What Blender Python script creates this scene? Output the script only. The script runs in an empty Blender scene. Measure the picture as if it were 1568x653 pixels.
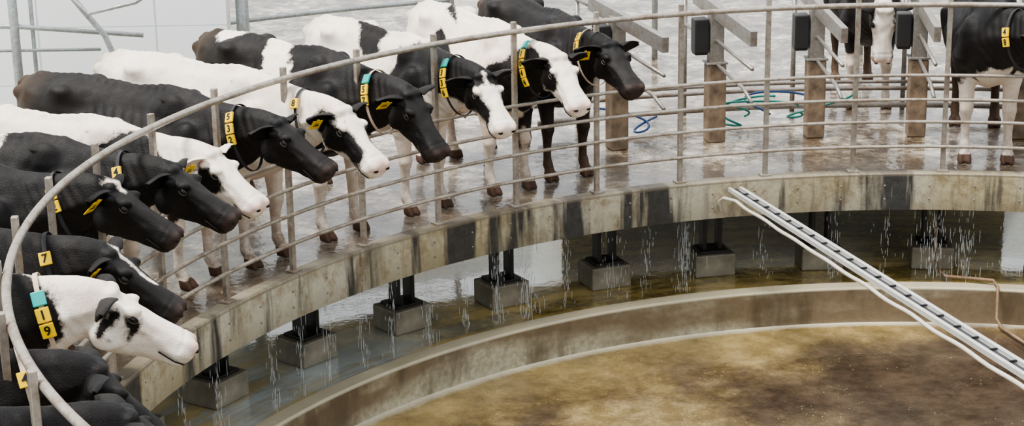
import bpy, bmesh, math, numpy as np
from mathutils import Vector, Matrix
PI=math.pi
# ------------------------------------------------------------------ constants
CX,CY=2.5764,7.9046
R=4.6847; A0=1.4673; DA=0.1347
FPX,PITCH,ROLL,CAMH=3445.73,0.2882,-0.0166,3.4742
ROUT=R+2.55
ZPIT=-0.86; ZIN=-1.09; RC=4.57; ZCT=-0.825
def pol(r,k,z=0.0):
    a=A0+k*DA
    return Vector((CX+r*math.cos(a),CY+r*math.sin(a),z))
# ------------------------------------------------------------------ materials
def newmat(name):
    m=bpy.data.materials.new(name); m.use_nodes=True
    nt=m.node_tree; b=nt.nodes["Principled BSDF"]
    return m,nt,b
def noise(nt,vec,scale,detail=4,rough=.6):
    n=nt.nodes.new("ShaderNodeTexNoise"); n.inputs["Scale"].default_value=scale
    n.inputs["Detail"].default_value=detail; n.inputs["Roughness"].default_value=rough
    if vec is not None: nt.links.new(vec,n.inputs["Vector"])
    return n.outputs["Fac"]
def ramp(nt,fac,stops):
    n=nt.nodes.new("ShaderNodeValToRGB"); cr=n.color_ramp
    while len(cr.elements)<len(stops): cr.elements.new(0.5)
    for e,(p,c) in zip(cr.elements,stops):
        e.position=p; e.color=(c[0],c[1],c[2],1) if not isinstance(c,(int,float)) else (c,c,c,1)
    nt.links.new(fac,n.inputs["Fac"]); return n.outputs["Color"]
def mix(nt,fac,a,b,mode="MIX"):
    n=nt.nodes.new("ShaderNodeMix"); n.data_type="RGBA"; n.blend_type=mode
    def s(sock,v):
        if hasattr(v,"node"): nt.links.new(v,sock)
        else: sock.default_value=(v[0],v[1],v[2],1) if not isinstance(v,(int,float)) else v
    if hasattr(fac,"node"): nt.links.new(fac,n.inputs[0])
    else: n.inputs[0].default_value=fac
    s(n.inputs[6],a); s(n.inputs[7],b); return n.outputs[2]
def math_(nt,op,a,b=None,clamp=False):
    n=nt.nodes.new("ShaderNodeMath"); n.operation=op; n.use_clamp=clamp
    for i,v in enumerate((a,b)):
        if v is None: continue
        if hasattr(v,"node"): nt.links.new(v,n.inputs[i])
        else: n.inputs[i].default_value=v
    return n.outputs[0]
def coords(nt): return nt.nodes.new("ShaderNodeTexCoord").outputs["Object"]
def mapping(nt,vec,scale):
    n=nt.nodes.new("ShaderNodeMapping"); n.inputs["Scale"].default_value=scale
    nt.links.new(vec,n.inputs["Vector"]); return n.outputs[0]
def bump(nt,b,h,strength=.3,dist=.01):
    n=nt.nodes.new("ShaderNodeBump"); n.inputs["Strength"].default_value=strength; n.inputs["Distance"].default_value=dist
    nt.links.new(h,n.inputs["Height"]); nt.links.new(n.outputs[0],b.inputs["Normal"])
def wet(nt,b,weight,rough,scale,strength):
    """thin standing-water film: clear coat with its own ripple normal"""
    b.inputs["Coat Weight"].default_value=weight; b.inputs["Coat Roughness"].default_value=rough; b.inputs["Coat IOR"].default_value=1.45
    n=nt.nodes.new("ShaderNodeBump"); n.inputs["Strength"].default_value=strength; n.inputs["Distance"].default_value=.01
    nt.links.new(noise(nt,coords(nt),scale,3),n.inputs["Height"]); nt.links.new(n.outputs[0],b.inputs["Coat Normal"])
def polar(nt):
    c=coords(nt); s=nt.nodes.new("ShaderNodeSeparateXYZ"); nt.links.new(c,s.inputs[0])
    a=math_(nt,"ARCTAN2",s.outputs[1],math_(nt,"MULTIPLY",s.outputs[0],-1.0))
    arc=math_(nt,"MULTIPLY",a,R)
    rr=math_(nt,"SQRT",math_(nt,"ADD",math_(nt,"MULTIPLY",s.outputs[0],s.outputs[0]),math_(nt,"MULTIPLY",s.outputs[1],s.outputs[1])))
    cb=nt.nodes.new("ShaderNodeCombineXYZ"); nt.links.new(arc,cb.inputs[0]); nt.links.new(rr,cb.inputs[1]); nt.links.new(s.outputs[2],cb.inputs[2])
    return cb.outputs[0],s.outputs[2]
def simple(name,col,rough=.5,metal=0.,var=.15,scale=12,bs=.1):
    m,nt,b=newmat(name); c=coords(nt); n=noise(nt,c,scale,5)
    nt.links.new(ramp(nt,n,[(.3,[v*(1-var) for v in col]),(.7,[min(1,v*(1+var)) for v in col])]),b.inputs["Base Color"])
    b.inputs["Roughness"].default_value=rough; b.inputs["Metallic"].default_value=metal
    if bs: bump(nt,b,noise(nt,c,scale*5,3),bs,.004)
    return m
def m_galv(name="galvanised_steel",tint=(.48,.44,.39),rust=.6,metal=.6):
    m,nt,b=newmat(name); c=coords(nt)
    n1=noise(nt,c,9,6,.7); n2=noise(nt,c,45,4)
    base=ramp(nt,n2,[(.3,[v*.7 for v in tint]),(.7,tint)])
    col=mix(nt,ramp(nt,n1,[(.45,0.),(.65,rust)]),base,(.17,.10,.06))
    nt.links.new(col,b.inputs["Base Color"]); b.inputs["Metallic"].default_value=metal
    nt.links.new(ramp(nt,n1,[(.3,.30),(.7,.6)]),b.inputs["Roughness"]); bump(nt,b,n2,.2,.003)
    return m
def m_platform():
    m,nt,b=newmat("wet_platform_concrete"); c=coords(nt)
    n1=noise(nt,c,1.1,6,.7); n2=noise(nt,c,8,8,.8); n3=noise(nt,c,45,4,.7); n4=noise(nt,c,2.4,7,.78)
    col=ramp(nt,n2,[(.36,(.035,.022,.012)),(.5,(.17,.125,.078)),(.62,(.44,.38,.29))])
    col=mix(nt,ramp(nt,n1,[(.46,0.),(.58,.8)]),col,ramp(nt,n2,[(.38,(.12,.085,.05)),(.5,(.48,.42,.34)),(.62,(.82,.79,.73))]))  # pale patches: white glare of the wet deck painted into the colour
    col=mix(nt,ramp(nt,n4,[(.49,0.),(.55,.9)]),col,ramp(nt,n2,[(.4,(.03,.018,.009)),(.6,(.11,.07,.038))]))
    v,z=polar(nt); sp=nt.nodes.new("ShaderNodeSeparateXYZ"); nt.links.new(v,sp.inputs[0])
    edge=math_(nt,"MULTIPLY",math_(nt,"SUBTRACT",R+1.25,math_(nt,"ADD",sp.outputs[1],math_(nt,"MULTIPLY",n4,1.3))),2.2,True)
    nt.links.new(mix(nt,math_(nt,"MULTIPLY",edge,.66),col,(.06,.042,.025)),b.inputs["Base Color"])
    nt.links.new(ramp(nt,n4,[(.35,.06),(.5,.16),(.62,.42)]),b.inputs["Roughness"])
    h=mix(nt,.35,n2,n3); bump(nt,b,h,.8,.015); wet(nt,b,.7,.05,9,.35); return m
def m_fascia():
    m,nt,b=newmat("stained_concrete_fascia"); v,z=polar(nt)
    st=noise(nt,mapping(nt,v,(3.4,1,.35)),1.0,5,.6)
    st2=noise(nt,mapping(nt,v,(6,1,5)),1.0,6,.75); fine=noise(nt,mapping(nt,v,(22,22,22)),1.0,7,.78)
    big=noise(nt,mapping(nt,v,(1.1,1,.8)),1.0,3,.5); run=noise(nt,mapping(nt,v,(9,1,.7)),1.,4,.6)
    col=ramp(nt,fine,[(.3,(.22,.185,.105)),(.65,(.45,.40,.265))])
    col=mix(nt,ramp(nt,big,[(.42,0.),(.6,.85)]),col,ramp(nt,fine,[(.3,(.36,.34,.27)),(.6,(.53,.51,.43))]))
    col=mix(nt,ramp(nt,st2,[(.50,0.),(.62,.6)]),col,(.20,.135,.06))
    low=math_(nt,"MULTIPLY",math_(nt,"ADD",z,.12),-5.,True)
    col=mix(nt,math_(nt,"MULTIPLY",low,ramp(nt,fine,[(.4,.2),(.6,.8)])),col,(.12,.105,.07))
    col=mix(nt,ramp(nt,run,[(.55,0.),(.68,.55)]),col,(.13,.115,.09))
    col=mix(nt,ramp(nt,st,[(.52,0.),(.59,.95)]),col,ramp(nt,fine,[(.35,(.012,.013,.016)),(.65,(.04,.04,.042))]))
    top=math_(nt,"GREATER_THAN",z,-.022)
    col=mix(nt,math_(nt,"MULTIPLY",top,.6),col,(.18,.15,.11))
    nt.links.new(col,b.inputs["Base Color"]); b.inputs["Roughness"].default_value=.42
    bump(nt,b,fine,.6,.008); return m
def m_pit():
    m,nt,b=newmat("wet_pit_floor"); c=coords(nt); v,z=polar(nt)
    n1=noise(nt,c,.9,6,.65); n2=noise(nt,c,5,7,.75); n3=noise(nt,mapping(nt,v,(.7,3.5,1)),1.0,6,.7)
    col=ramp(nt,n2,[(.3,(.08,.058,.022)),(.5,(.24,.18,.065)),(.66,(.50,.38,.14))])
    col=mix(nt,ramp(nt,n3,[(.47,0.),(.61,.8)]),col,(.62,.46,.17))
    col=mix(nt,ramp(nt,n1,[(.5,0.),(.66,.7)]),col,(.22,.21,.17))
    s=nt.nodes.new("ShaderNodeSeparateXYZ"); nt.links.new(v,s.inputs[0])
    refl_left=math_(nt,"MULTIPLY",math_(nt,"SUBTRACT",4.9,s.outputs[0]),.6,True)
    col=mix(nt,math_(nt,"MULTIPLY",refl_left,ramp(nt,n3,[(.42,.9),(.58,.1)])),col,(.48,.54,.56))  # bluish-white reflection painted into the floor colour on the left side
    nt.links.new(col,b.inputs["Base Color"])
    nt.links.new(ramp(nt,n1,[(.4,.02),(.65,.12)]),b.inputs["Roughness"])
    bump(nt,b,noise(nt,c,12,4),.14,.01); wet(nt,b,1.0,.02,7,.12); return m
def m_curb():
    m,nt,b=newmat("stained_curb_concrete"); v,z=polar(nt)
    st=noise(nt,mapping(nt,v,(2.0,1,.6)),1.0,5,.6); fine=noise(nt,mapping(nt,v,(25,25,25)),1.0,5,.7)
    big=noise(nt,mapping(nt,v,(.5,.5,2)),1.0,4,.6)
    col=ramp(nt,fine,[(.3,(.26,.235,.16)),(.65,(.46,.43,.33))])
    col=mix(nt,ramp(nt,big,[(.42,0.),(.56,.85)]),col,(.14,.095,.055))
    col=mix(nt,ramp(nt,st,[(.49,0.),(.59,.75)]),col,(.085,.06,.035))
    top=math_(nt,"GREATER_THAN",z,ZCT-.02)
    col=mix(nt,math_(nt,"MULTIPLY",top,.6),col,(.50,.46,.34))
    nt.links.new(col,b.inputs["Base Color"]); b.inputs["Roughness"].default_value=.35
    bump(nt,b,fine,.4,.006); return m
def m_inner():
    m,nt,b=newmat("algae_stained_inner_floor"); c=coords(nt); v,z=polar(nt)
    n1=noise(nt,c,.75,7,.62); n2=noise(nt,c,4,9,.8); n3=noise(nt,c,26,4,.7)
    sp=nt.nodes.new("ShaderNodeSeparateXYZ"); nt.links.new(v,sp.inputs[0]); rad=sp.outputs[1]
    col=ramp(nt,n2,[(.30,(.075,.054,.026)),(.5,(.175,.13,.06)),(.68,(.34,.27,.15))])
    col=mix(nt,ramp(nt,n1,[(.44,.94),(.58,0.)]),col,ramp(nt,n2,[(.35,(.032,.022,.015)),(.62,(.10,.072,.05))]))
    edge=math_(nt,"ADD",rad,math_(nt,"MULTIPLY",n1,1.6))
    col=mix(nt,ramp(nt,math_(nt,"MULTIPLY",math_(nt,"SUBTRACT",edge,4.4),.8,),[(0.,0.),(.8,.65)]),col,ramp(nt,n2,[(.35,(.19,.13,.04)),(.6,(.40,.30,.12))]))
    e2=math_(nt,"MULTIPLY",math_(nt,"SUBTRACT",math_(nt,"ADD",rad,math_(nt,"MULTIPLY",n2,.10)),4.52),12.,True)
    col=mix(nt,e2,col,(.56,.53,.43))
    vd=nt.nodes.new("ShaderNodeVectorMath"); vd.operation='DISTANCE'; nt.links.new(c,vd.inputs[0]); vd.inputs[1].default_value=(.35,3.15,ZIN)
    dd=math_(nt,"ADD",vd.outputs["Value"],math_(nt,"MULTIPLY",n1,2.2))
    wt=math_(nt,"MULTIPLY",math_(nt,"SUBTRACT",2.6,dd),1.8,True)
    col=mix(nt,math_(nt,"MULTIPLY",wt,.93),col,ramp(nt,n2,[(.35,(.025,.017,.012)),(.62,(.085,.06,.042))]))
    spk=nt.nodes.new("ShaderNodeTexVoronoi"); spk.inputs["Scale"].default_value=30; nt.links.new(c,spk.inputs["Vector"])
    s=math_(nt,"MULTIPLY",math_(nt,"LESS_THAN",spk.outputs["Distance"],.11),math_(nt,"GREATER_THAN",noise(nt,c,3),.55))
    col=mix(nt,s,col,(.50,.45,.33))
    nt.links.new(col,b.inputs["Base Color"])
    nt.links.new(ramp(nt,n1,[(.38,.07),(.6,.35)]),b.inputs["Roughness"])
    bump(nt,b,mix(nt,.5,n2,n3),.4,.012); wet(nt,b,.6,.06,8,.25); return m
def m_cow():
    m,nt,b=newmat("holstein_coat"); c=coords(nt)
    def attr(n):
        a=nt.nodes.new("ShaderNodeAttribute"); a.attribute_name=n; return a.outputs["Fac"]
    f=attr("coat"); pk=attr("pink"); df=attr("dirt"); hf=attr("hoof")
    nz=noise(nt,c,34,5,.75)
    e=math_(nt,"ADD",math_(nt,"MULTIPLY",f,34.),math_(nt,"MULTIPLY",math_(nt,"SUBTRACT",nz,.5),3.2))
    k=math_(nt,"ADD",e,.5,True)
    n1=noise(nt,c,3,5,.6); n2=noise(nt,c,22,6,.75)
    hair=noise(nt,mapping(nt,c,(45,120,80)),2.2,4,.65)
    wh=ramp(nt,n1,[(.35,(.82,.69,.58)),(.65,(.92,.87,.80))])
    wh=mix(nt,ramp(nt,n2,[(.50,0.),(.75,.5)]),wh,(.58,.42,.29))
    wh=mix(nt,ramp(nt,hair,[(.35,.35),(.55,0.)]),wh,(.60,.50,.42))
    bl=ramp(nt,n1,[(.35,(.0035,.0035,.005)),(.7,(.009,.007,.006))])
    bl=mix(nt,ramp(nt,hair,[(.52,0.),(.74,.4)]),bl,(.035,.028,.026))
    col=mix(nt,k,wh,bl)
    col=mix(nt,pk,col,(.66,.38,.31))
    col=mix(nt,math_(nt,"MULTIPLY",df,ramp(nt,n2,[(.35,.35),(.6,1.)])),col,(.17,.10,.055))
    col=mix(nt,hf,col,(.075,.04,.026))
    nt.links.new(col,b.inputs["Base Color"])
    nt.links.new(ramp(nt,n2,[(.3,.42),(.7,.62)]),b.inputs["Roughness"])
    b.inputs["Specular IOR Level"].default_value=.28
    bump(nt,b,mix(nt,.3,hair,n2),.5,.008); return m
def m_wall():
    m,nt,b=newmat("white_insulated_panel"); c=coords(nt)
    s=nt.nodes.new("ShaderNodeSeparateXYZ"); nt.links.new(c,s.inputs[0])
    fr=math_(nt,"FRACT",math_(nt,"MULTIPLY",s.outputs[0],1/.9)); fz=math_(nt,"FRACT",math_(nt,"MULTIPLY",s.outputs[2],1/.45))
    seam=math_(nt,"MAXIMUM",math_(nt,"LESS_THAN",fr,.018),math_(nt,"LESS_THAN",fz,.018))
    n=noise(nt,c,1.2,4)
    col=ramp(nt,n,[(.3,(.84,.90,.92)),(.7,(.93,.97,.98))]); col=mix(nt,math_(nt,"MULTIPLY",seam,.6),col,(.35,.42,.45))
    nt.links.new(col,b.inputs["Base Color"]); b.inputs["Roughness"].default_value=.3; return m
M={}
M['galv']=m_galv(); M['galv_dark']=m_galv("weathered_steel",(.30,.28,.26),.8,.4)
M['galv_blue']=m_galv("painted_grey_steel",(.40,.44,.45),.35,.4)
M['stall_steel']=m_galv("stall_steel",(.33,.32,.30),.5,.5)
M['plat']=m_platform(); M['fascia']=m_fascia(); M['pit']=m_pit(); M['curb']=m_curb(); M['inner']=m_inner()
M['cow']=m_cow(); M['wall']=m_wall()
M['eye']=simple("eye_glossy",(.012,.008,.006),.06,bs=0); M['dark']=simple("dark_nostril",(.012,.008,.007),.9,bs=0)
M['lid']=simple("eyelid_skin",(.03,.025,.024),.4)
M['yellow']=simple("yellow_tag_plastic",(.92,.60,.01),.35,var=.06,bs=0)
M['teal']=simple("teal_tag_plastic",(.02,.38,.36),.4,var=.1,bs=0)
M['strap_w']=simple("pale_webbing",(.60,.47,.36),.8); M['strap_b']=simple("dark_webbing",(.03,.03,.035),.8)
M['digit']=simple("black_print",(.01,.01,.01),.5,bs=0)
M['steel_dark']=simple("dark_painted_beam",(.018,.016,.015),.45)
M['pier']=simple("pier_concrete",(.22,.20,.155),.5,var=.4,scale=6,bs=.4)
M['column']=simple("stained_column",(.20,.145,.10),.6,var=.6,scale=7,bs=.5)
M['rubber']=simple("black_rubber",(.02,.02,.022),.5)
M['hose']=simple("teal_hose",(.01,.17,.14),.35); M['hoseb']=simple("blue_hose",(.015,.05,.16),.35)
M['alu']=simple("brushed_aluminium",(.66,.66,.65),.4,metal=.5,var=.12,scale=8)
M['pvc']=simple("white_pvc_pipe",(.56,.53,.48),.35,var=.1)
M['rustpipe']=simple("rusty_pipe",(.20,.13,.08),.6,var=.4)
wm,wnt,wb=newmat("water_drop"); wb.inputs["Base Color"].default_value=(.75,.8,.82,1); wb.inputs["Roughness"].default_value=.08; wb.inputs["Transmission Weight"].default_value=.4; M['water']=wm
# ------------------------------------------------------------------ mesh builder
class MB:
    def __init__(s): s.v=[];s.f=[];s.m=[];s.sm=[]
    def add(s,vs,fs,mi=0,smooth=False):
        o=len(s.v); s.v+= [tuple(x) for x in vs]; s.f+=[tuple(i+o for i in f) for f in fs]; s.m+=[mi]*len(fs); s.sm+=[smooth]*len(fs)
    def box(s,c,size,rot=None,mi=0,bev=0.0):
        c=Vector(c);sx,sy,sz=[x/2 for x in size]; rot=rot or Matrix.Identity(3)
        if bev<=0:
            vs=[c+rot@Vector((x*sx,y*sy,z*sz)) for x in(-1,1) for y in(-1,1) for z in(-1,1)]
            s.add(vs,[(0,1,3,2),(4,6,7,5),(0,4,5,1),(2,3,7,6),(0,2,6,4),(1,5,7,3)],mi); return
        bm=bmesh.new(); bmesh.ops.create_cube(bm,size=1.0)
        for v in bm.verts: v.co=Vector((v.co.x*size[0],v.co.y*size[1],v.co.z*size[2]))
        bmesh.ops.bevel(bm,geom=bm.edges[:],offset=bev,segments=2,affect='EDGES',profile=.5)
        bm.verts.index_update()
        s.add([c+rot@v.co for v in bm.verts],[[v.index for v in f.verts] for f in bm.faces],mi); bm.free()
    def beam(s,a,b,w,hgt,up=Vector((0,0,1)),mi=0,bev=0.003):
        a=Vector(a);b=Vector(b);d=(b-a);L=d.length;d.normalize()
        y=up.cross(d);y.normalize();z=d.cross(y)
        rot=Matrix((d,y,z)).transposed(); s.box((a+b)/2,(L,w,hgt),rot,mi,bev)
    def tube(s,pts,rad,n=10,closed=False,mi=0,caps=True):
        pts=[Vector(p) for p in pts]; m=len(pts)
        if not hasattr(rad,'__len__'): rad=[rad]*m
        T=[]
        for i in range(m):
            if closed: t=pts[(i+1)%m]-pts[i-1]
            else: t=pts[min(i+1,m-1)]-pts[max(i-1,0)]
            T.append(t.normalized())
        up=Vector((0,0,1)) if abs(T[0].z)<.9 else Vector((1,0,0))
        u=(up-T[0]*up.dot(T[0])).normalized(); vs=[];fs=[]
        for i in range(m):
            u=(u-T[i]*u.dot(T[i])).normalized(); w=T[i].cross(u)
            for j in range(n):
                a=2*PI*j/n; vs.append(pts[i]+(u*math.cos(a)+w*math.sin(a))*rad[i])
        for i in range(m if closed else m-1):
            for j in range(n):
                a=i*n+j;b=i*n+(j+1)%n;c=((i+1)%m)*n+(j+1)%n;d=((i+1)%m)*n+j
                fs.append((a,b,c,d))
        if not closed and caps: fs.append(tuple(range(n))[::-1]); fs.append(tuple((m-1)*n+j for j in range(n)))
        s.add(vs,fs,mi,True)
    def ellipsoid(s,c,r,rot=None,nu=14,nv=9,mi=0):
        c=Vector(c);rot=rot or Matrix.Identity(3);vs=[];fs=[]
        vs.append(c+rot@Vector((0,0,r[2])))
        for i in range(1,nv):
            p=PI*i/nv
            for j in range(nu):
                a=2*PI*j/nu; vs.append(c+rot@Vector((r[0]*math.sin(p)*math.cos(a),r[1]*math.sin(p)*math.sin(a),r[2]*math.cos(p))))
        vs.append(c+rot@Vector((0,0,-r[2]))); last=len(vs)-1
        for j in range(nu):
            fs.append((0,1+j,1+(j+1)%nu)); fs.append((last,1+(nv-2)*nu+(j+1)%nu,1+(nv-2)*nu+j))
            for i in range(nv-2):
                a=1+i*nu+j;b=1+i*nu+(j+1)%nu; fs.append((a,a+nu,b+nu,b))
        s.add(vs,fs,mi,True)
    def loft(s,rings,mi=0):
        n=len(rings[0]);vs=[p for r in rings for p in r];fs=[]
        for i in range(len(rings)-1):
            for j in range(n):
                a=i*n+j;b=i*n+(j+1)%n; fs.append((a,b,b+n,a+n))
        fs.append(tuple(range(n))[::-1]); fs.append(tuple((len(rings)-1)*n+j for j in range(n)))
        s.add(vs,fs,mi,True)
    def prof_ring(s,prof,a0,a1,n,closed,mi=None,smooth=False):
        vs=[];P=len(prof); cnt=n if closed else n+1
        for i in range(cnt):
            a=a0+(a1-a0)*i/n
            for (r,z) in prof: vs.append((r*math.cos(a),r*math.sin(a),z))
        o=len(s.v); s.v+=vs
        for i in range(n):
            for j in range(P):
                a=i*P+j;b=i*P+(j+1)%P;i2=(i+1)%cnt
                s.f.append((o+a,o+i2*P+j,o+i2*P+(j+1)%P,o+b)); s.m.append(mi[j] if mi else 0); s.sm.append(smooth)
        if not closed:
            s.f.append(tuple(o+j for j in range(P))); s.m.append(mi[0] if mi else 0); s.sm.append(False)
            s.f.append(tuple(o+n*P+j for j in range(P))[::-1]); s.m.append(mi[0] if mi else 0); s.sm.append(False)
    def obj(s,name,mats,parent=None,loc=(0,0,0),fix=True):
        me=bpy.data.meshes.new(name); me.from_pydata([tuple(v) for v in s.v],[],s.f)
        me.polygons.foreach_set("material_index",s.m); me.polygons.foreach_set("use_smooth",s.sm)
        for m in mats: me.materials.append(m)
        me.update()
        if fix:
            bm=bmesh.new();bm.from_mesh(me);bmesh.ops.recalc_face_normals(bm,faces=bm.faces);bm.to_mesh(me);bm.free()
        o=bpy.data.objects.new(name,me); bpy.context.scene.collection.objects.link(o); o.location=loc
        if parent: o.parent=parent
        return o
def empty(name,loc=(0,0,0)):
    e=bpy.data.objects.new(name,None); bpy.context.scene.collection.objects.link(e); e.location=loc; e.empty_display_size=.2; return e
CEN=(CX,CY,0)
# ------------------------------------------------------------------ platform
b=MB(); RI=R-.035
prof=[(RI,-.27),(RI,-.008),(RI+.008,0),(RI+.10,0),(ROUT,0),(ROUT,-.18),(RI+.14,-.18),(RI+.14,-.27)]
b.prof_ring(prof,0,2*PI,240,True,[0,0,0,1,0,0,0,0])
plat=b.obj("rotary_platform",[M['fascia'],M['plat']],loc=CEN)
b=MB()
for k in np.arange(-8,20,.5):
    for dz in (-.09,-.19):
        a=A0+k*DA+.02; b.ellipsoid((RI*math.cos(a),RI*math.sin(a),dz),(.008,.008,.008),nu=6,nv=4)
b.obj("fascia_bolts",[M['galv_dark']],parent=plat)
b=MB()
for rr,h in ((R+.22,.10),(R+1.6,.14)):
    b.prof_ring([(rr,-.18-h),(rr,-.18),(rr+.07,-.18),(rr+.07,-.18-h)],0,2*PI,160,True)
for k in np.arange(-20,26.6,1.0):
    a=A0+(k+.5)*DA; d=Vector((math.cos(a),math.sin(a),0))
    b.beam(d*(R+.14)+Vector((0,0,-.215)),d*(ROUT-.05)+Vector((0,0,-.215)),.05,.07)
b.obj("platform_frame",[M['steel_dark']],parent=plat)
# ------------------------------------------------------------------ floors
KA=lambda k:A0+k*DA
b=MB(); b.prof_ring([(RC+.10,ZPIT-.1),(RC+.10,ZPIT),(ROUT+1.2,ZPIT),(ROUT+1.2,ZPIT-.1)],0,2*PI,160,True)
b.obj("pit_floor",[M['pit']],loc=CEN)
b=MB(); b.prof_ring([(RC,ZIN-.1),(RC,ZCT-.012),(RC+.012,ZCT),(RC+.12,ZCT),(RC+.13,ZPIT-.1)],0,2*PI,200,True)
b.obj("concrete_curb",[M['curb']],loc=CEN)
b=MB(); b.prof_ring([(0.02,ZIN-.1),(.02,ZIN),(1.5,ZIN),(3.,ZIN),(RC+.02,ZIN),(RC+.02,ZIN-.1)],0,2*PI,120,True)
b.obj("floor",[M['inner']],loc=CEN)
b=MB()
def outer(k0,k1,ri):
    b.prof_ring([(ri,-.9),(ri,-.02),(ROUT+6,-.02),(ROUT+18,-.02),(ROUT+18,-.9)],KA(k0),KA(k1),max(4,int((k1-k0)*3)),False,[0,1,1,0,0])
outer(-21,-3.2,ROUT+.05); outer(-3.2,-.9,ROUT+.9); outer(-.9,3.0,ROUT+.05); outer(3.0,6.4,ROUT+.9)  # wider gaps added as light wells, their white walls brighten the pit reflections
b.obj("outer_floor",[M['wall'],M['plat']],loc=CEN)
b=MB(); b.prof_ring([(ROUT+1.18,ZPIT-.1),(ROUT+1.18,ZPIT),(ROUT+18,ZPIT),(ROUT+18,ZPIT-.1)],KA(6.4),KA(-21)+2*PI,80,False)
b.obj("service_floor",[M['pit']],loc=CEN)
# ------------------------------------------------------------------ railing
b=MB()
def arc(r,z,k0,k1,n): return [(r*math.cos(A0+(k0+(k1-k0)*i/n)*DA),r*math.sin(A0+(k0+(k1-k0)*i/n)*DA),z) for i in range(n+1)]
full=2*PI/DA
b.tube(arc(R,1.2,0,full,240)[:-1],.019,10,True)
for z in (.70,.525,.365,.185): b.tube(arc(R+.005,z,0,full,240)[:-1],.0125,8,True)
for k in range(-16,31):
    a=A0+k*DA; rot=Matrix.Rotation(a,3,'Z'); rr=R+.034
    b.box((rr*math.cos(a),rr*math.sin(a),.63),(.03,.034,1.26),rot,0,.004)
    b.box((rr*math.cos(a),rr*math.sin(a),.006),(.07,.08,.012),rot,0,.002)
rail=b.obj("guard_railing",[M['galv']],loc=CEN)
# ------------------------------------------------------------------ stall dividers
def divider(k,name="stall_divider"):
    a=A0+k*DA
    e=empty(name,(CX+5.76*math.cos(a),CY+5.76*math.sin(a),0)); e.rotation_euler=(0,0,a)
    b=MB(); b.box((0,0,.30),(.14,.14,.60),None,0,.012); b.obj("column",[M['column']],e)
    b=MB(); b.box((0,0,.80),(.09,.11,.42),None,0,.006); b.box((0,0,.61),(.15,.16,.015),None,0,.002)
    b.beam((.55,0,1.02),(-.92,0,.96),.05,.11)
    b.tube([(-.04,0,.78),(-.9,0,.74)],.014); b.tube([(-.04,0,.60),(-.7,0,.56),(-.9,0,.50)],.014)
    b.tube([(.04,0,.75),(.85,0,.75)],.016); b.tube([(.85,0,1.0),(.85,0,0)],.02)
    b.tube([(.5,0,1.0),(.85,0,1.0)],.02)
    b.obj("frame",[M['stall_steel']],e)
    b=MB(); b.box((.01,.12,.82),(.12,.11,.26),None,0,.01); b.box((.01,.12,.70),(.10,.10,.05),None,0,.01); b.obj("sensor_box",[M['rubber']],e)
    return e
for k in range(-6,4): divider(k+.1)
# ------------------------------------------------------------------ piers
def pier(k,r,w=.31,d=.27,h=.17,name="concrete_pier"):
    a=A0+k*DA; e=empty(name,(CX+r*math.cos(a),CY+r*math.sin(a),ZPIT)); e.rotation_euler=(0,0,a+PI/2)
    b=MB(); b.box((0,0,h/2),(w,d,h),None,0,.012); b.obj("base",[M['pier']],e)
    b=MB(); top=.68-.07
    for x in(-.06,.06): b.box((x,0,(top+h)/2),(.03,.10,top-h),None,0,.003)
    b.box((0,0,h+.01),(.22,.20,.02),None,0,.003); b.box((0,0,top-.01),(.2,.2,.03),None,0,.003)
    b.obj("steel_leg",[M['steel_dark']],e)
for i in range(-4,9): pier(-.02+1.19*i,R+.53)
# ------------------------------------------------------------------ arm tray
P1=Vector((CX,CY,.17)); P0=pol(R-.06,2.40,-.07)
d=(P1-P0).normalized(); P1=P1-d*.17; side=Vector((0,0,1)).cross(d).normalized()
b=MB(); b.beam(P0,P1,.10,.008)
for s_ in(-1,1): b.beam(P0+side*.04*s_+Vector((0,0,.012)),P1+side*.04*s_+Vector((0,0,.012)),.026,.03)
b.beam(P0+Vector((0,0,.008)),P1+Vector((0,0,.008)),.03,.012,mi=1)
L=(P1-P0).length; rot=Matrix((d,side,d.cross(side))).transposed()
for i in range(1,22): b.box(P0+d*L*i/22+Vector((0,0,.018)),(.01,.05,.012),rot,1)
n=44
pp=[P0+d*(L*i/n)-side*.066+Vector((0,0,-.03+.004*math.sin(i*1.1)))+side*.003*math.sin(i*.9) for i in range(n+1)]
pp=[P0-side*.10+Vector((0,0,-.14)),P0-side*.11-d*.01+Vector((0,0,-.07)),P0-side*.09+d*.03+Vector((0,0,-.04))]+pp[2:]
b.tube(pp,.012,10,mi=2)
b.obj("cable_tray_arm",[M['alu'],M['rubber'],M['pvc']])
b=MB(); b.tube([(CX,CY,ZIN),(CX,CY,1.5)],.09,20); b.tube([(CX,CY,ZIN),(CX,CY,ZIN+.05)],.22,24); b.tube([(CX,CY,.05),(CX,CY,.32)],.16,24)
b.obj("centre_pivot_column",[M['galv_blue']])
b=MB(); b.tube([pol(5.0,-.02,-.3),pol(5.0,-.02,-.72),pol(4.86,-.05,-.79),pol(4.72,-.1,-.79),pol(4.66,-.62,-.79),pol(4.55,-.66,-.80),pol(4.50,-.66,-.86),pol(4.49,-.66,-1.02),pol(4.40,-.72,-1.06),pol(3.9,-1.2,-1.06)],.012,8)
b.obj("drain_pipe",[M['rustpipe']])
rs=np.random.RandomState(3); b=MB()
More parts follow.
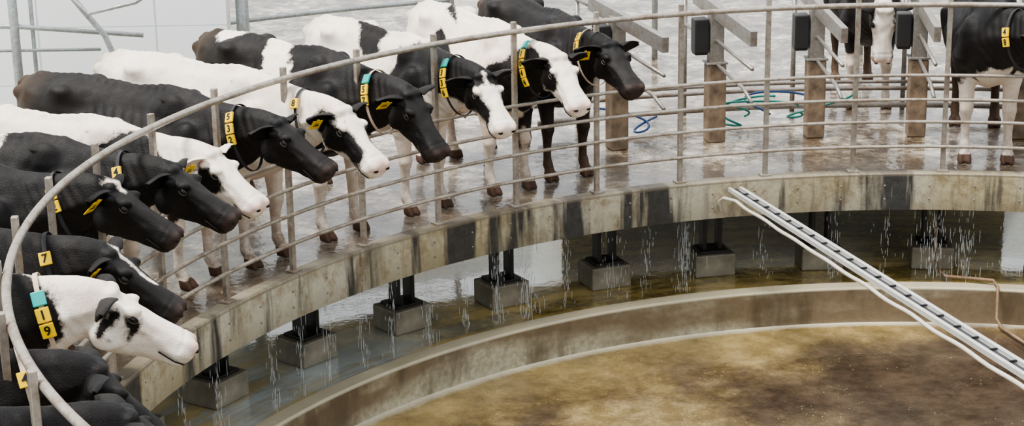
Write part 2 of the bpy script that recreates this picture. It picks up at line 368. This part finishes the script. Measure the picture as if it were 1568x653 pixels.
for k0,cnt,sp_ in ((4.9,170,.05),(2.95,120,.04),(.05,130,.07),(-.3,80,.06),(6.2,70,.035),(5.3,80,.04),(9.3,60,.04),(1.2,40,.04),(7.6,60,.035),(8.4,50,.035),(3.8,50,.08),(-.9,50,.1),(6.7,55,.025),(7.1,45,.04),(8.0,45,.025),(5.7,55,.025),(4.4,50,.025),(2.0,30,.03),(.6,30,.03),(9.9,35,.03),(3.4,35,.025)):
    for i in range(cnt):
        z=-.275-rs.rand()**.8*.52; kk=k0+rs.normal()*sp_*(1 if rs.rand()<.7 else 2.2); l=.012+rs.rand()**2*.045
        b.ellipsoid(pol(RI+.03+abs(rs.normal())*.02,kk,z),(.0013,.0013,l),nu=5,nv=4)
b.obj("water_drips",[M['water']])
b=MB()
for z,rr,ra in ((.10,6.35,.022),(.22,6.42,.018),(.30,6.30,.014)): b.tube([tuple(Vector(p)+Vector(CEN)) for p in arc(rr,z,-1.6,3.6,40)],ra,8)
b.obj("milk_line_pipes",[M['galv_dark']])
def hose(k,r,z,seed,mat,amp=.16):
    rs=np.random.RandomState(seed); b=MB(); pts=[]
    ph=rs.rand(4)*6
    for i in range(40):
        t=i/39; pts.append(pol(r+amp*math.sin(5.5*t+ph[0]),k+amp*2.2*math.sin(7*t+ph[1])+t*.5,z+.10*math.sin(4*t+ph[2])*1.0))
    b.tube(pts,.009,8); b.obj("milking_hose",[M[mat]])
hose(1.4,6.1,.14,1,'hose',.12); hose(1.55,6.05,.14,5,'hose',.09); hose(2.5,6.1,.14,2,'hoseb',.08); hose(.8,6.15,.14,3,'hose',.08); hose(1.1,6.2,.14,4,'hoseb',.1)
# ------------------------------------------------------------------ walls / pipes at the back
b=MB(); b.box((-8.45,13.95,2.0),(12.6,.2,6.0)); b.obj("wall_left",[M['wall']])
b=MB(); Y=13.3
b.tube([(-3.62,Y,ZPIT),(-3.62,Y,2.2)],.035); b.tube([(-3.50,Y+.05,ZPIT),(-3.50,Y+.05,2.2)],.016)
b.tube([(-5.5,Y,1.02),(-3.62,Y,1.02),(-2.7,Y+.1,.92)],.018); b.tube([(-5.5,Y,.84),(-3.0,Y,.84)],.012)
b.tube([(-3.5,Y-.05,1.6),(-3.25,Y-.05,1.35),(-3.08,Y-.05,1.12),(-2.95,Y-.05,.95),(-2.88,Y-.05,.75),(-2.86,Y-.05,ZPIT)],.022)
b.tube([(-3.4,Y-.1,1.5),(-3.05,Y-.1,1.12),(-2.7,Y-.1,1.2),(-2.45,Y-.1,1.35)],.014)
b.tube([(-2.05,Y+.7,ZPIT),(-2.05,Y+.7,2.2)],.05)
b.obj("back_pipe_frame",[M['galv_blue']])
b=MB()
for k in np.arange(-3,8,1.6):
    b.tube([pol(8.9,k,-.02 if k<6.4 else ZPIT),pol(8.9,k,1.35)],.028)
for z in (.35,.65,.95,1.25): b.tube([tuple(Vector(p)+Vector(CEN)) for p in arc(8.9,z,3.4,6.6,30)],.02,8)
b.obj("holding_pen_fence",[M['galv_blue']])
# ------------------------------------------------------------------ COW
HP0=Vector((1.30,0,1.165)); HPIT=math.radians(-36)
HD=Vector((math.cos(HPIT),0,math.sin(HPIT))); HN=Vector((-math.sin(HPIT),0,math.cos(HPIT)))
HS=.92
def Hp(t,y,n): return HP0+HD*(t*HS)+HN*n+Vector((0,y,0))
def ringpts(o,up,zt,zb,wt,wm,wl):
    sl=[0,.05,.16,.32,.5,.68,.85,.95,1.0]; wx=[0,.05,.16,.5,.85,.95,1.0]; wy=[0,wl*.6,wl,wm,wt,wt*.62,0]
    out=[]
    ws=[float(np.interp(s,wx,wy)) for s in sl]
    for s_,w in zip(sl,ws): out.append(o+up*(zb+(zt-zb)*s_)+Vector((0,-w,0)))
    for s_,w in list(zip(sl,ws))[-2:0:-1]: out.append(o+up*(zb+(zt-zb)*s_)+Vector((0,w,0)))
    return out
def interp_st(st,sub=3):
    st=np.array(st,float);out=[]
    for i in range(len(st)-1):
        p0=st[max(i-1,0)];p1=st[i];p2=st[i+1];p3=st[min(i+2,len(st)-1)]
        for j in range(sub):
            t=j/sub
            out.append(.5*((2*p1)+(-p0+p2)*t+(2*p0-5*p1+4*p2-p3)*t*t+(-p0+3*p1-3*p2+p3)*t**3))
    out.append(st[-1]); return out
def sstep(x,a,b_):
    t=np.clip((x-a)/(b_-a),0,1); return t*t*(3-2*t)
def wobs(P,seed,fr,n=12):
    rs=np.random.RandomState(seed); out=np.zeros(len(P))
    for i in range(n): out+=np.sin(P@(rs.normal(size=3)*fr)+rs.uniform(0,6.28))
    return out/math.sqrt(n)
VOX=.011
def build_neutral():
    b=MB(); Z=Vector((0,0,1))
    trunk=[(-.97,1.36,1.12,.05,.07,.05),(-.92,1.40,.98,.11,.15,.10),(-.80,1.425,.82,.20,.23,.17),(-.62,1.43,.72,.23,.25,.20),(-.42,1.445,.66,.26,.27,.20),
      (-.20,1.42,.60,.17,.32,.24),(.05,1.405,.56,.15,.36,.26),(.30,1.41,.57,.145,.335,.24),(.50,1.445,.60,.11,.28,.20),(.66,1.42,.66,.11,.25,.17),(.80,1.35,.74,.10,.19,.13),(.88,1.28,.84,.06,.12,.08)]
    b.loft([ringpts(Vector((s[0],0,0)),Z,s[1],s[2],s[3],s[4],s[5]) for s in interp_st(trunk)])
    nk=[(.55,1.10,.33,-.36,.10,.19,.14),(.75,1.12,.27,-.34,.085,.18,.10),(.92,1.135,.22,-.29,.075,.148,.065),(1.08,1.15,.185,-.225,.068,.122,.055),(1.20,1.165,.155,-.165,.065,.104,.06),(1.33,1.165,.12,-.12,.06,.09,.06)]
    b.loft([ringpts(Vector((s[0],0,s[1])),Z,s[2],s[3],s[4],s[5],s[6]) for s in interp_st(nk)])
    hd=[(-.05,.055,-.10,.05,.065,.05),(0.0,.088,-.16,.09,.10,.065),(.06,.095,-.195,.115,.118,.075),(.13,.092,-.205,.126,.118,.074),(.19,.082,-.195,.115,.104,.066),(.26,.074,-.17,.090,.090,.058),
        (.34,.068,-.145,.080,.084,.056),(.41,.066,-.130,.082,.090,.062),(.465,.067,-.124,.092,.102,.070),(.51,.058,-.112,.090,.100,.066),(.54,.036,-.088,.070,.082,.05),(.555,.012,-.055,.045,.055,.032)]
    b.loft([ringpts(HP0+HD*s[0]*HS,HN,s[1],s[2],s[3],s[4],s[5]) for s in interp_st(hd)])
    for sy in(-1,1):
        b.ellipsoid(Hp(.135,sy*.104,.058),(.058,.030,.032)); b.ellipsoid(Hp(.18,sy*.104,.012),(.035,.014,.02))
        b.ellipsoid(Hp(.09,sy*.080,-.105),(.085,.046,.085)); b.ellipsoid(Hp(.0,sy*.03,.080),(.05,.055,.036))
        b.ellipsoid(Hp(.03,sy*.11,.03),(.03,.03,.025))
        b.tube([Hp(.20,sy*.098,.0),Hp(.27,sy*.086,-.01),Hp(.34,sy*.078,-.015)],[.022,.016,.012],8)
        b.ellipsoid(Hp(.515,sy*.054,.020),(.038,.038,.036))
        b.ellipsoid((.60,sy*.185,.98),(.13,.085,.28),Matrix.Rotation(.35,3,'Y')); b.ellipsoid((.49,sy*.12,1.25),(.13,.06,.17),Matrix.Rotation(.3,3,'Y'))
        b.ellipsoid((-.45,sy*.215,1.355),(.11,.07,.06)); b.ellipsoid((-.92,sy*.12,1.29),(.06,.045,.06))
        b.ellipsoid((-.68,sy*.17,1.02),(.22,.10,.28),Matrix.Rotation(-.15,3,'Y'))
        b.tube([(.80,sy*.05,.93),(.72,sy*.10,.86),(.62,sy*.13,.80)],[.05,.08,.10],8)
        fl=[(.58,.19,.92),(.50,.185,.76),(.51,.175,.62),(.52,.17,.50),(.53,.17,.43),(.52,.17,.38),(.51,.17,.28),(.51,.17,.17),(.515,.17,.13),(.55,.17,.075),(.565,.17,.05)]
        b.tube([(x,y*sy,z) for x,y,z in fl],[.13,.10,.072,.056,.058,.046,.036,.038,.048,.042,.047],12)
        hl=[(-.66,.17,1.05),(-.62,.18,.88),(-.58,.185,.76),(-.66,.18,.64),(-.75,.175,.55),(-.80,.17,.49),(-.79,.17,.42),(-.77,.17,.30),(-.755,.17,.18),(-.75,.17,.135),(-.715,.17,.08),(-.70,.17,.05)]
        b.tube([(x,y*sy,z) for x,y,z in hl],[.18,.16,.125,.085,.062,.056,.048,.037,.037,.044,.040,.045],12)
        for hx in(.575,-.69):
            for dy in(-.032,.032):
                c=Vector((hx,sy*.17+dy,0))
                b.loft([[c+Vector((x*s_+ox,y*s_,z)) for x,y in [(.055,.012),(.035,.024),(-.03,.026),(-.05,.012),(-.05,-.012),(-.03,-.026),(.035,-.024),(.055,-.012)]] for z,s_,ox in((0,1.05,.02),(.03,1.0,.008),(.07,.8,-.012))])
    b.tube([(-.85,0,1.42),(-.4,0,1.435),(.1,0,1.405),(.45,0,1.435)],.030,8)
    b.ellipsoid((-.42,0,.62),(.24,.17,.15)); 
    for tx in(-.5,-.34):
        for sy in(-1,1): b.tube([(tx,sy*.08,.55),(tx,sy*.085,.43)],[.022,.014],8)
    b.tube([(-.93,0,1.37),(-1.0,0,1.33),(-1.03,0,1.2),(-1.03,0,.9),(-1.02,0,.65)],[.045,.036,.028,.02,.018],8)
    b.ellipsoid((-1.02,0,.52),(.04,.04,.17))
    o=b.obj("tmp",[]); m=o.modifiers.new("r","REMESH"); m.mode='VOXEL'; m.voxel_size=VOX; m.adaptivity=0
    s=o.modifiers.new("s","SMOOTH"); s.factor=.5; s.iterations=5
    dg=bpy.context.evaluated_depsgraph_get(); ev=o.evaluated_get(dg); me=bpy.data.meshes.new_from_object(ev)
    bpy.data.objects.remove(o)
    nv=len(me.vertices); V=np.zeros(nv*3); me.vertices.foreach_get("co",V); V=V.reshape(-1,3)
    ne=len(me.edges); E=np.zeros(ne*2,dtype=np.int64); me.edges.foreach_get("vertices",E); E=E.reshape(-1,2)
    deg=np.bincount(E.ravel(),minlength=nv).astype(float)
    wgt=(1-sstep(V[:,0],.98,1.12))*sstep(V[:,2],.60,.78)*sstep(V[:,0],-1.0,-.9); wgt=(wgt*.6)[:,None]
    for it in range(30):
        S_=np.stack([np.bincount(E[:,0],V[E[:,1],c_],nv)+np.bincount(E[:,1],V[E[:,0],c_],nv) for c_ in range(3)],1)/deg[:,None]
        V=V+(S_-V)*wgt
    me.vertices.foreach_set("co",V.ravel()); me.update()
    Nn=np.zeros(nv*3); me.vertices.foreach_get("normal",Nn); Nn=Nn.reshape(-1,3)
    x,y,z=V.T; ay=np.abs(y)
    d=.0034*wobs(V,1,9)+.0018*wobs(V,2,24)
    rib=np.sin((x+.25*(z-1.))*2*PI/.085); rw=sstep(x,-.30,-.15)*(1-sstep(x,.30,.42))*sstep(z,.75,.9)*(1-sstep(z,1.22,1.34))*sstep(ay,.1,.2)
    d+=.0030*rib*rw
    d+=.0018*np.sin(x*2*PI/.075)*sstep(z,1.38,1.42)*(ay<.05)
    d-=.028*np.exp(-(((x+.24)/.11)**2+((z-1.27)/.09)**2))*(ay>.08)
    d-=.018*np.exp(-(((x+.66)/.10)**2+((z-1.33)/.07)**2))*(ay>.08)
    d-=.016*np.exp(-(((x-.37)-.25*(z-1.1))/.035)**2)*sstep(z,.85,1.0)*(ay>.06)*(z<1.36)
    nw=sstep(x,.72,.85)*(1-sstep(x,1.16,1.26))
    d+=.0026*np.sin((x*1.0+.45*(z-1.1))*2*PI/.062+1.2*wobs(V,7,6))*nw*sstep(ay,.02,.08)
    q=V-np.array(HP0); t=q@np.array(HD)/HS; n=q@np.array(HN); hm=sstep(t,-.02,.05)*(x>1.2)
    d+=hm*(.0014*wobs(V,4,45))
    d-=hm*.010*np.exp(-(((t-.22)/.07)**2+((ay-.0)/.03)**2))*(n>.02)
    d-=hm*.013*np.exp(-(((t-.235)/.045)**2+((n+.055)/.04)**2))*(ay>.05)
    d-=hm*.008*np.exp(-((n+.074+.06*(t-.45))/.011)**2)*sstep(t,.34,.38)
    d-=hm*.004*np.exp(-((t-.455)/.012)**2)*(n>-.03)
    V=V+Nn*d[:,None]
    return me,V
NME,NV=build_neutral()
J1=np.array([.72,0,1.12]); J2=np.array([1.29,0,1.16])
BIS=Vector((1+math.cos(HPIT),0,math.sin(HPIT))).normalized(); BIS=np.array(BIS)
def rotYZ(P,piv,pitch,yaw,w):
    Q=P-piv; a=pitch*w; x=Q[:,0]*np.cos(a)-Q[:,2]*np.sin(a); z=Q[:,0]*np.sin(a)+Q[:,2]*np.cos(a); y=Q[:,1]
    c=yaw*w; x2=x*np.cos(c)-y*np.sin(c); y2=x*np.sin(c)+y*np.cos(c)
    return np.stack([x2,y2,z],1)+piv
def deform(V,ps):
    V=np.asarray(V,float).copy()
    w1=sstep(V[:,0],.55,1.05)*sstep(V[:,2],.62,.80)
    w2=sstep((V-J2)@BIS,-.09,.05)*(V[:,0]>1.0)
    w1=np.maximum(w1,w2)
    V=rotYZ(V,J2,ps.get('hp',0),ps.get('hy',0),w2)
    V[:,0]+=ps.get('ext',0)*w1
    V=rotYZ(V,J1,ps.get('np',0),ps.get('ny',0),w1)
    return V*ps.get('sc',.82)
def wob(P,seed,amp,fr):
    rs=np.random.RandomState(seed); out=np.zeros((len(P),3))
    for i in range(10):
        k=rs.normal(size=3)*fr; ph=rs.uniform(0,6.28); d=rs.normal(size=3); out+=np.sin(P@k+ph)[:,None]*d
    return out*amp/3
def coatval(P,base,caps,seed):
    Q=P+wob(P,seed,.045,7)+wob(P,seed+5,.014,28)
    F=np.full(len(P),.3*base)
    for c in caps:
        p0=np.array(c[0]);p1=np.array(c[1]);r=c[2];sg=c[3];ys=c[4] if len(c)>4 else 1.
        T=Q
        if len(c)>5: T=P+wob(P,seed+9,.012,30)
        S_=np.array([1,ys,1]); a=(T-p0)*S_; d=(p1-p0)*S_; L2=d@d
        t=np.clip(a@d/L2,0,1) if L2>0 else np.zeros(len(P))
        sd=np.linalg.norm(a-t[:,None]*d,axis=1)-r
        F=np.maximum(F,-sd) if sg>0 else np.minimum(F,sd)
    return F
_dig={}
def digit(ch):
    if ch in _dig: return _dig[ch]
    cu=bpy.data.curves.new("t","FONT"); cu.body=ch; cu.size=.062; cu.align_x='CENTER'; cu.align_y='CENTER'; cu.extrude=.0015; cu.offset=.0012; cu.resolution_u=3
    o=bpy.data.objects.new("t",cu); bpy.context.scene.collection.objects.link(o)
    dg=bpy.context.evaluated_depsgraph_get(); me=bpy.data.meshes.new_from_object(o.evaluated_get(dg))
    r=([v.co.copy() for v in me.vertices],[tuple(p.vertices) for p in me.polygons]); bpy.data.objects.remove(o); _dig[ch]=r; return r
def cow(k,r,ps,base,caps,seed,collar=None,ears=1,eartag=(0,0),pinkmuz=0,dirt=1.0,yaw=0.,name="dairy_cow"):
    a=A0+k*DA
    e=empty(name,(CX+r*math.cos(a),CY+r*math.sin(a),.004)); e.rotation_euler=(0,0,a+PI+yaw)
    me=NME.copy(); me.name="cow_body"
    D=deform(NV,ps); me.vertices.foreach_set("co",D.ravel())
    P=NV; F=coatval(P,base,caps,seed)
    q=P-np.array(HP0); t=q@np.array(HD)/HS; n=q@np.array(HN); hw=sstep((P-J2)@BIS,-.05,.05)
    pink=np.zeros(len(P)); muz=sstep(t,.47,.53)*hw
    pink=np.maximum(pink,muz*pinkmuz*sstep(n+wob(P,seed+3,.03,40)[:,0],-.06,0))
    ud=(np.abs(P[:,0]+.42)<.3)&(P[:,2]<.66)&(np.abs(P[:,1])<.16)&(P[:,2]>.38); pink[ud]=.8
    F=np.where(ud,-.1,F)
    if not pinkmuz: F=np.where(muz>.5,np.maximum(F,.02),F); pink=np.maximum(pink,.05*muz)
    dr=np.clip(.9-P[:,2]/.75,0,1)*dirt*.8; dr=np.maximum(dr,dirt*.35*sstep(-P[:,0],.6,.95))*(1-hw)
    hoof=(P[:,2]<.068).astype(float)
    for nm,arr in(("coat",F),("pink",pink),("dirt",dr),("hoof",hoof)):
        at=me.attributes.new(nm,'FLOAT','POINT'); at.data.foreach_set("value",np.clip(arr,-1,1).astype(np.float32))
    me.materials.clear(); me.materials.append(M['cow']); me.polygons.foreach_set("use_smooth",[True]*len(me.polygons)); me.update()
    o=bpy.data.objects.new("body",me); bpy.context.scene.collection.objects.link(o); o.parent=e
    def put(b,nm,mats,attrs=None):
        V=deform(np.array([tuple(v) for v in b.v]),ps); b.v=[tuple(v) for v in V]; ob=b.obj(nm,mats,e)
        if attrs:
            for an,val in attrs.items():
                at=ob.data.attributes.new(an,'FLOAT','POINT'); at.data.foreach_set("value",np.full(len(b.v),val,dtype=np.float32))
        return ob
    b=MB()
    Rh=Matrix((HD,Vector((0,1,0)),HN)).transposed()
    for sy in(-1,1):
        b.ellipsoid(Hp(.155,sy*.118,.032),(.024,.014,.0175),Rh,mi=0)
        for s2 in(-1,1):
            b.tube([Hp(.155+.030*math.cos(u),sy*(.118+.010*math.sin(u)),.032+s2*.0155*math.sin(u)) for u in np.linspace(0,PI,9)],[.002,.0035,.0042,.0045,.0045,.0045,.0042,.0035,.002],6,mi=1)
    put(b,"eyes",[M['eye'],M['lid']])
    b=MB()
    for sy in(-1,1):
        b.ellipsoid(Hp(.545,sy*.056,.014),(.017,.021,.013),Rh)
        b.tube([Hp(.37,sy*.076,-.068),Hp(.42,sy*.081,-.072),Hp(.47,sy*.086,-.075),Hp(.53,sy*.060,-.076)],.004,6)
    put(b,"nostrils_and_mouth",[M['dark']])
    b=MB()
    for sy in(-1,1):
        base_=Hp(.015,sy*.095,.035); dr_=(Vector((0,sy,0))*.95-HD*.22+Vector((0,0,.03*ps.get('ed',0)))).normalized()
        fw=(HD*.9+Vector((0,0,-.25))); fw=(fw-dr_*fw.dot(dr_)).normalized(); wv=dr_.cross(fw).normalized()
        nu_,nv_=10,9; front=[];back=[]
        for i in range(nu_):
            u=i/(nu_-1); wd=.074*(math.sin(PI*min(1,(u*.80+.20)))**.6)*(1.0-.15*u); wd=max(wd,.010)
            for j in range(nv_):
                v=-1+2*j/(nv_-1); p=base_+dr_*(.215*u)+wv*wd*v+fw*(.036*v*v*(1-u*.6)-.02+.02*u*u+.003*math.sin(9*u+5*v)); front.append(p); back.append(p-fw*(.008+.020*(1-v*v)*(1-u)))
        vs=front+back;o2=len(front);fs=[]
        for i in range(nu_-1):
            for j in range(nv_-1):
                q0=i*nv_+j; fs.append((q0,q0+1,q0+nv_+1,q0+nv_)); fs.append((o2+q0,o2+q0+nv_,o2+q0+nv_+1,o2+q0+1))
            for j in(0,nv_-1):
                q0=i*nv_+j; fs.append((q0,q0+nv_,o2+q0+nv_,o2+q0))
        for j in range(nv_-1):
            for i in(0,nu_-1):
                q0=i*nv_+j; fs.append((q0,q0+1,o2+q0+1,o2+q0))
        b.add(vs,fs,0,True)
        if eartag[0 if sy<0 else 1]:
            c=base_+dr_*.12+fw*.014
            dn=Vector((0,0,-1)); dn=(dn-fw*dn.dot(fw)).normalized(); rot=Matrix((fw.cross(dn),dn,fw)).transposed()
            tg=MB(); tg.box(c+dn*.050,(.080,.105,.005),rot,0,.002); tg.box(c,(.02,.03,.008),rot,0,.002)
            tg.box(c+dn*.058+fw*.0035,(.044,.012,.002),rot,1); tg.box(c+dn*.036+fw*.0035,(.03,.008,.002),rot,1)
            put(tg,"ear_tag",[M['yellow'],M['digit']])
    put(b,"ears",[M['cow']],dict(coat=.05*ears,pink=0,dirt=0,hoof=0))
    if collar:
        txt,strap,teal,side0=collar
        b=MB(); x0=1.05; cz=1.125; hh=.232; ww=.146; nn=40; W=.012
        def cp(phi):
            return Vector((x0-.05*math.cos(phi),-ww*math.sin(phi),cz+hh*math.cos(phi)-.015))
        rings=[]
        for i in range(nn):
            ph=2*PI*i/nn; p=cp(ph); tn=(cp(ph+.05)-cp(ph-.05)).normalized(); nrm=(p-Vector((x0,0,cz))); nrm=(nrm-tn*nrm.dot(tn)).normalized(); ax=tn.cross(nrm)
            rings.append([p+ax*W,p+ax*W+nrm*.004,p-ax*W+nrm*.004,p-ax*W])
        vs=[p for r_ in rings for p in r_];fs=[]
        for i in range(nn):
            for j in range(4):
                i2=(i+1)%nn; fs.append((i*4+j,i*4+(j+1)%4,i2*4+(j+1)%4,i2*4+j))
        b.add(vs,fs,0)
        put(b,"collar",[M[strap]])
        b=MB(); ph=side0
        items=(['#']if teal else [])+list(txt)
        for ch in items:
            p=cp(ph); up=(cp(ph-.03)-cp(ph+.03)).normalized(); nrm=Vector((p.x-x0,p.y,p.z-cz)); nrm=(nrm-up*nrm.dot(up)).normalized(); rt=up.cross(nrm)
            rot=Matrix((rt,up,nrm)).transposed(); p=p+nrm*.014
            b.box(p,(.066,.072,.018),rot,1 if ch=='#' else 0,.004)
            if ch!='#':
                vs,fs=digit(ch); b.add([p+nrm*.010+rot@(v*1.05) for v in vs],fs,2)
            ph+=.076/ (math.hypot(ww*math.cos(ph),hh*math.sin(ph))+.012)
        put(b,"collar_number_tag",[M['yellow'],M['teal'],M['digit']])
    return e
H=lambda t,y,n:tuple(Hp(t,y,n))
blaze=lambda w=.03:[(H(.0,0,.09),H(.30,0,.06),w,-1,1.3,1)]
sock=[((.52,-.17,.45),(.52,-.17,.1),.12,-1),((.52,.17,.45),(.52,.17,.1),.12,-1)]
belly=[((.3,0,.52),(-.3,0,.5),.16,-1)]
def face(t0,t1,r,n0=-.05,n1=-.02): return [(H(t0,-.12,n0),H(t1,-.13,n1),r,1,1,1),(H(t0,.12,n0),H(t1,.13,n1),r,1,1,1)]
cow(4.0,5.62,dict(np=.11,hy=.06),1,belly,11,("38",'strap_w',0,.75),1,(1,0))
cow(4.75,5.52,dict(np=.09,hp=-.10,hy=-.04),-1,[((1.1,0,1.05),(.85,0,.95),.24,1,.6),((-.35,0,1.3),(-.1,-.2,1.1),.13,1),((.52,.2,.6),(.52,.2,.45),.10,1)]+face(.0,.16,.10)+blaze(.04),12,("1044",'strap_b',1,.6),1,(0,0),.5)
cow(5.8,5.48,dict(hy=-.12,np=.04,hp=-.12),-1,[((1.2,0,1.2),(.62,0,1.2),.24,1,.6),((-.2,0,1.45),(.05,-.1,1.3),.13,1)]+face(-.02,.30,.10)+blaze(.028),13,("336",'strap_b',1,.7),1,(0,0),.4)
cow(6.9,5.46,dict(hp=-.22,hy=.05,sc=.84),1,[((-.5,0,1.5),(-.75,0,1.2),.14,-1),((.0,0,1.5),(.15,-.3,1.1),.10,-1)]+belly+sock,14,("57",'strap_w',1,.7),1,(1,0))
cow(7.9,5.46,dict(hp=-.05,hy=-.08,sc=.84),-1,face(-.02,.32,.11)+blaze(.04),15,("8",'strap_b',0,.9),1,(1,0),.6,1.3)
cow(8.65,5.54,dict(np=.06,hp=.03,hy=.10),1,belly+sock,16,("532",'strap_b',0,.8),1,(0,0))
cow(9.6,5.58,dict(np=.02,hy=-.06,sc=.80),-1,[((.1,-.35,.9),(-.3,-.3,.9),.2,1),((.85,0,1.2),(.6,0,1.15),.18,1,.7)]+face(.08,.18,.07,-.04,-.05),17,None,-1,(1,0),.6)
cow(10.38,5.58,dict(np=.04,hy=.08,hp=.04),1,[((.0,0,1.45),(.1,-.2,1.2),.16,-1)]+belly,18,("4",'strap_b',0,1.),1,(0,0))
cow(11.15,5.70,dict(np=.12,hp=-.06,hy=.10),1,belly+[(H(-.03,0,.1),H(.06,0,.1),.03,-1,1,1)],19,("62",'strap_b',0,1.),1,(1,0))
cow(12.6,5.47,dict(hy=-.05),1,blaze(.024),20,("7",'strap_b',0,1.),1,(1,0))
cow(13.75,5.44,dict(hp=.05,hy=.06,sc=.85),-1,[((.9,0,1.1),(.3,0,1.1),.25,1,.7)]+face(.17,.2,.045,.0,-.08)+face(.04,.06,.042,-.0,-.10),21,("19",'strap_w',1,.9),1,(0,0),.6)
cow(14.9,5.5,dict(np=-.05,hp=-.15),1,[],22,("4",'strap_w',0,1.),1,(0,0))
cow(15.9,5.5,dict(),1,[],23,None,1)
cow(-.5,5.48,dict(hy=.5,ny=.6,sc=.88),1,[((.52,0,.62),(.52,0,.1),.26,-1),((.8,0,.8),(.8,0,.7),.13,-1)]+belly,31,("48",'strap_b',0,1.3),1)
cow(.40,7.12,dict(hp=-.8,np=-.06),1,sock+[(H(.0,0,.05),H(.5,0,.0),.10,-1,1,1)],32,None,1,(0,0),.5)
# ------------------------------------------------------------------ camera, light
cam=bpy.data.cameras.new("camera"); co=bpy.data.objects.new("camera",cam); bpy.context.scene.collection.objects.link(co)
R0=Vector((1,0,0));U0=Vector((0,math.sin(PITCH),math.cos(PITCH)));Fw=Vector((0,math.cos(PITCH),-math.sin(PITCH)))
rt=R0*math.cos(ROLL)+U0*math.sin(ROLL); upv=-R0*math.sin(ROLL)+U0*math.cos(ROLL)
Mx=Matrix((rt,upv,-Fw)).transposed().to_4x4(); Mx.translation=Vector((0,0,CAMH)); co.matrix_world=Mx
cam.sensor_width=36; cam.lens=FPX/1920*36; cam.clip_end=200
bpy.context.scene.camera=co
w=bpy.data.worlds.new("world"); bpy.context.scene.world=w; w.use_nodes=True; nt=w.node_tree; bg=nt.nodes["Background"]
tc=nt.nodes.new("ShaderNodeTexCoord"); sp=nt.nodes.new("ShaderNodeSeparateXYZ"); nt.links.new(tc.outputs["Generated"],sp.inputs[0])
c=ramp(nt,sp.outputs[2],[(0.,(.50,.52,.52)),(.25,(.92,.96,.99)),(1.,(1.,.99,.96))]); nt.links.new(c,bg.inputs["Color"]); bg.inputs["Strength"].default_value=1.6
sl=bpy.data.lights.new("sun","SUN"); sl.energy=5.6; sl.angle=math.radians(18); sl.color=(1,.96,.89); so=bpy.data.objects.new("sun",sl); bpy.context.scene.collection.objects.link(so)
so.rotation_euler=Vector((.5,.22,-1.3)).to_track_quat('-Z','Y').to_euler()
bpy.context.scene.view_settings.look='AgX - Medium High Contrast'
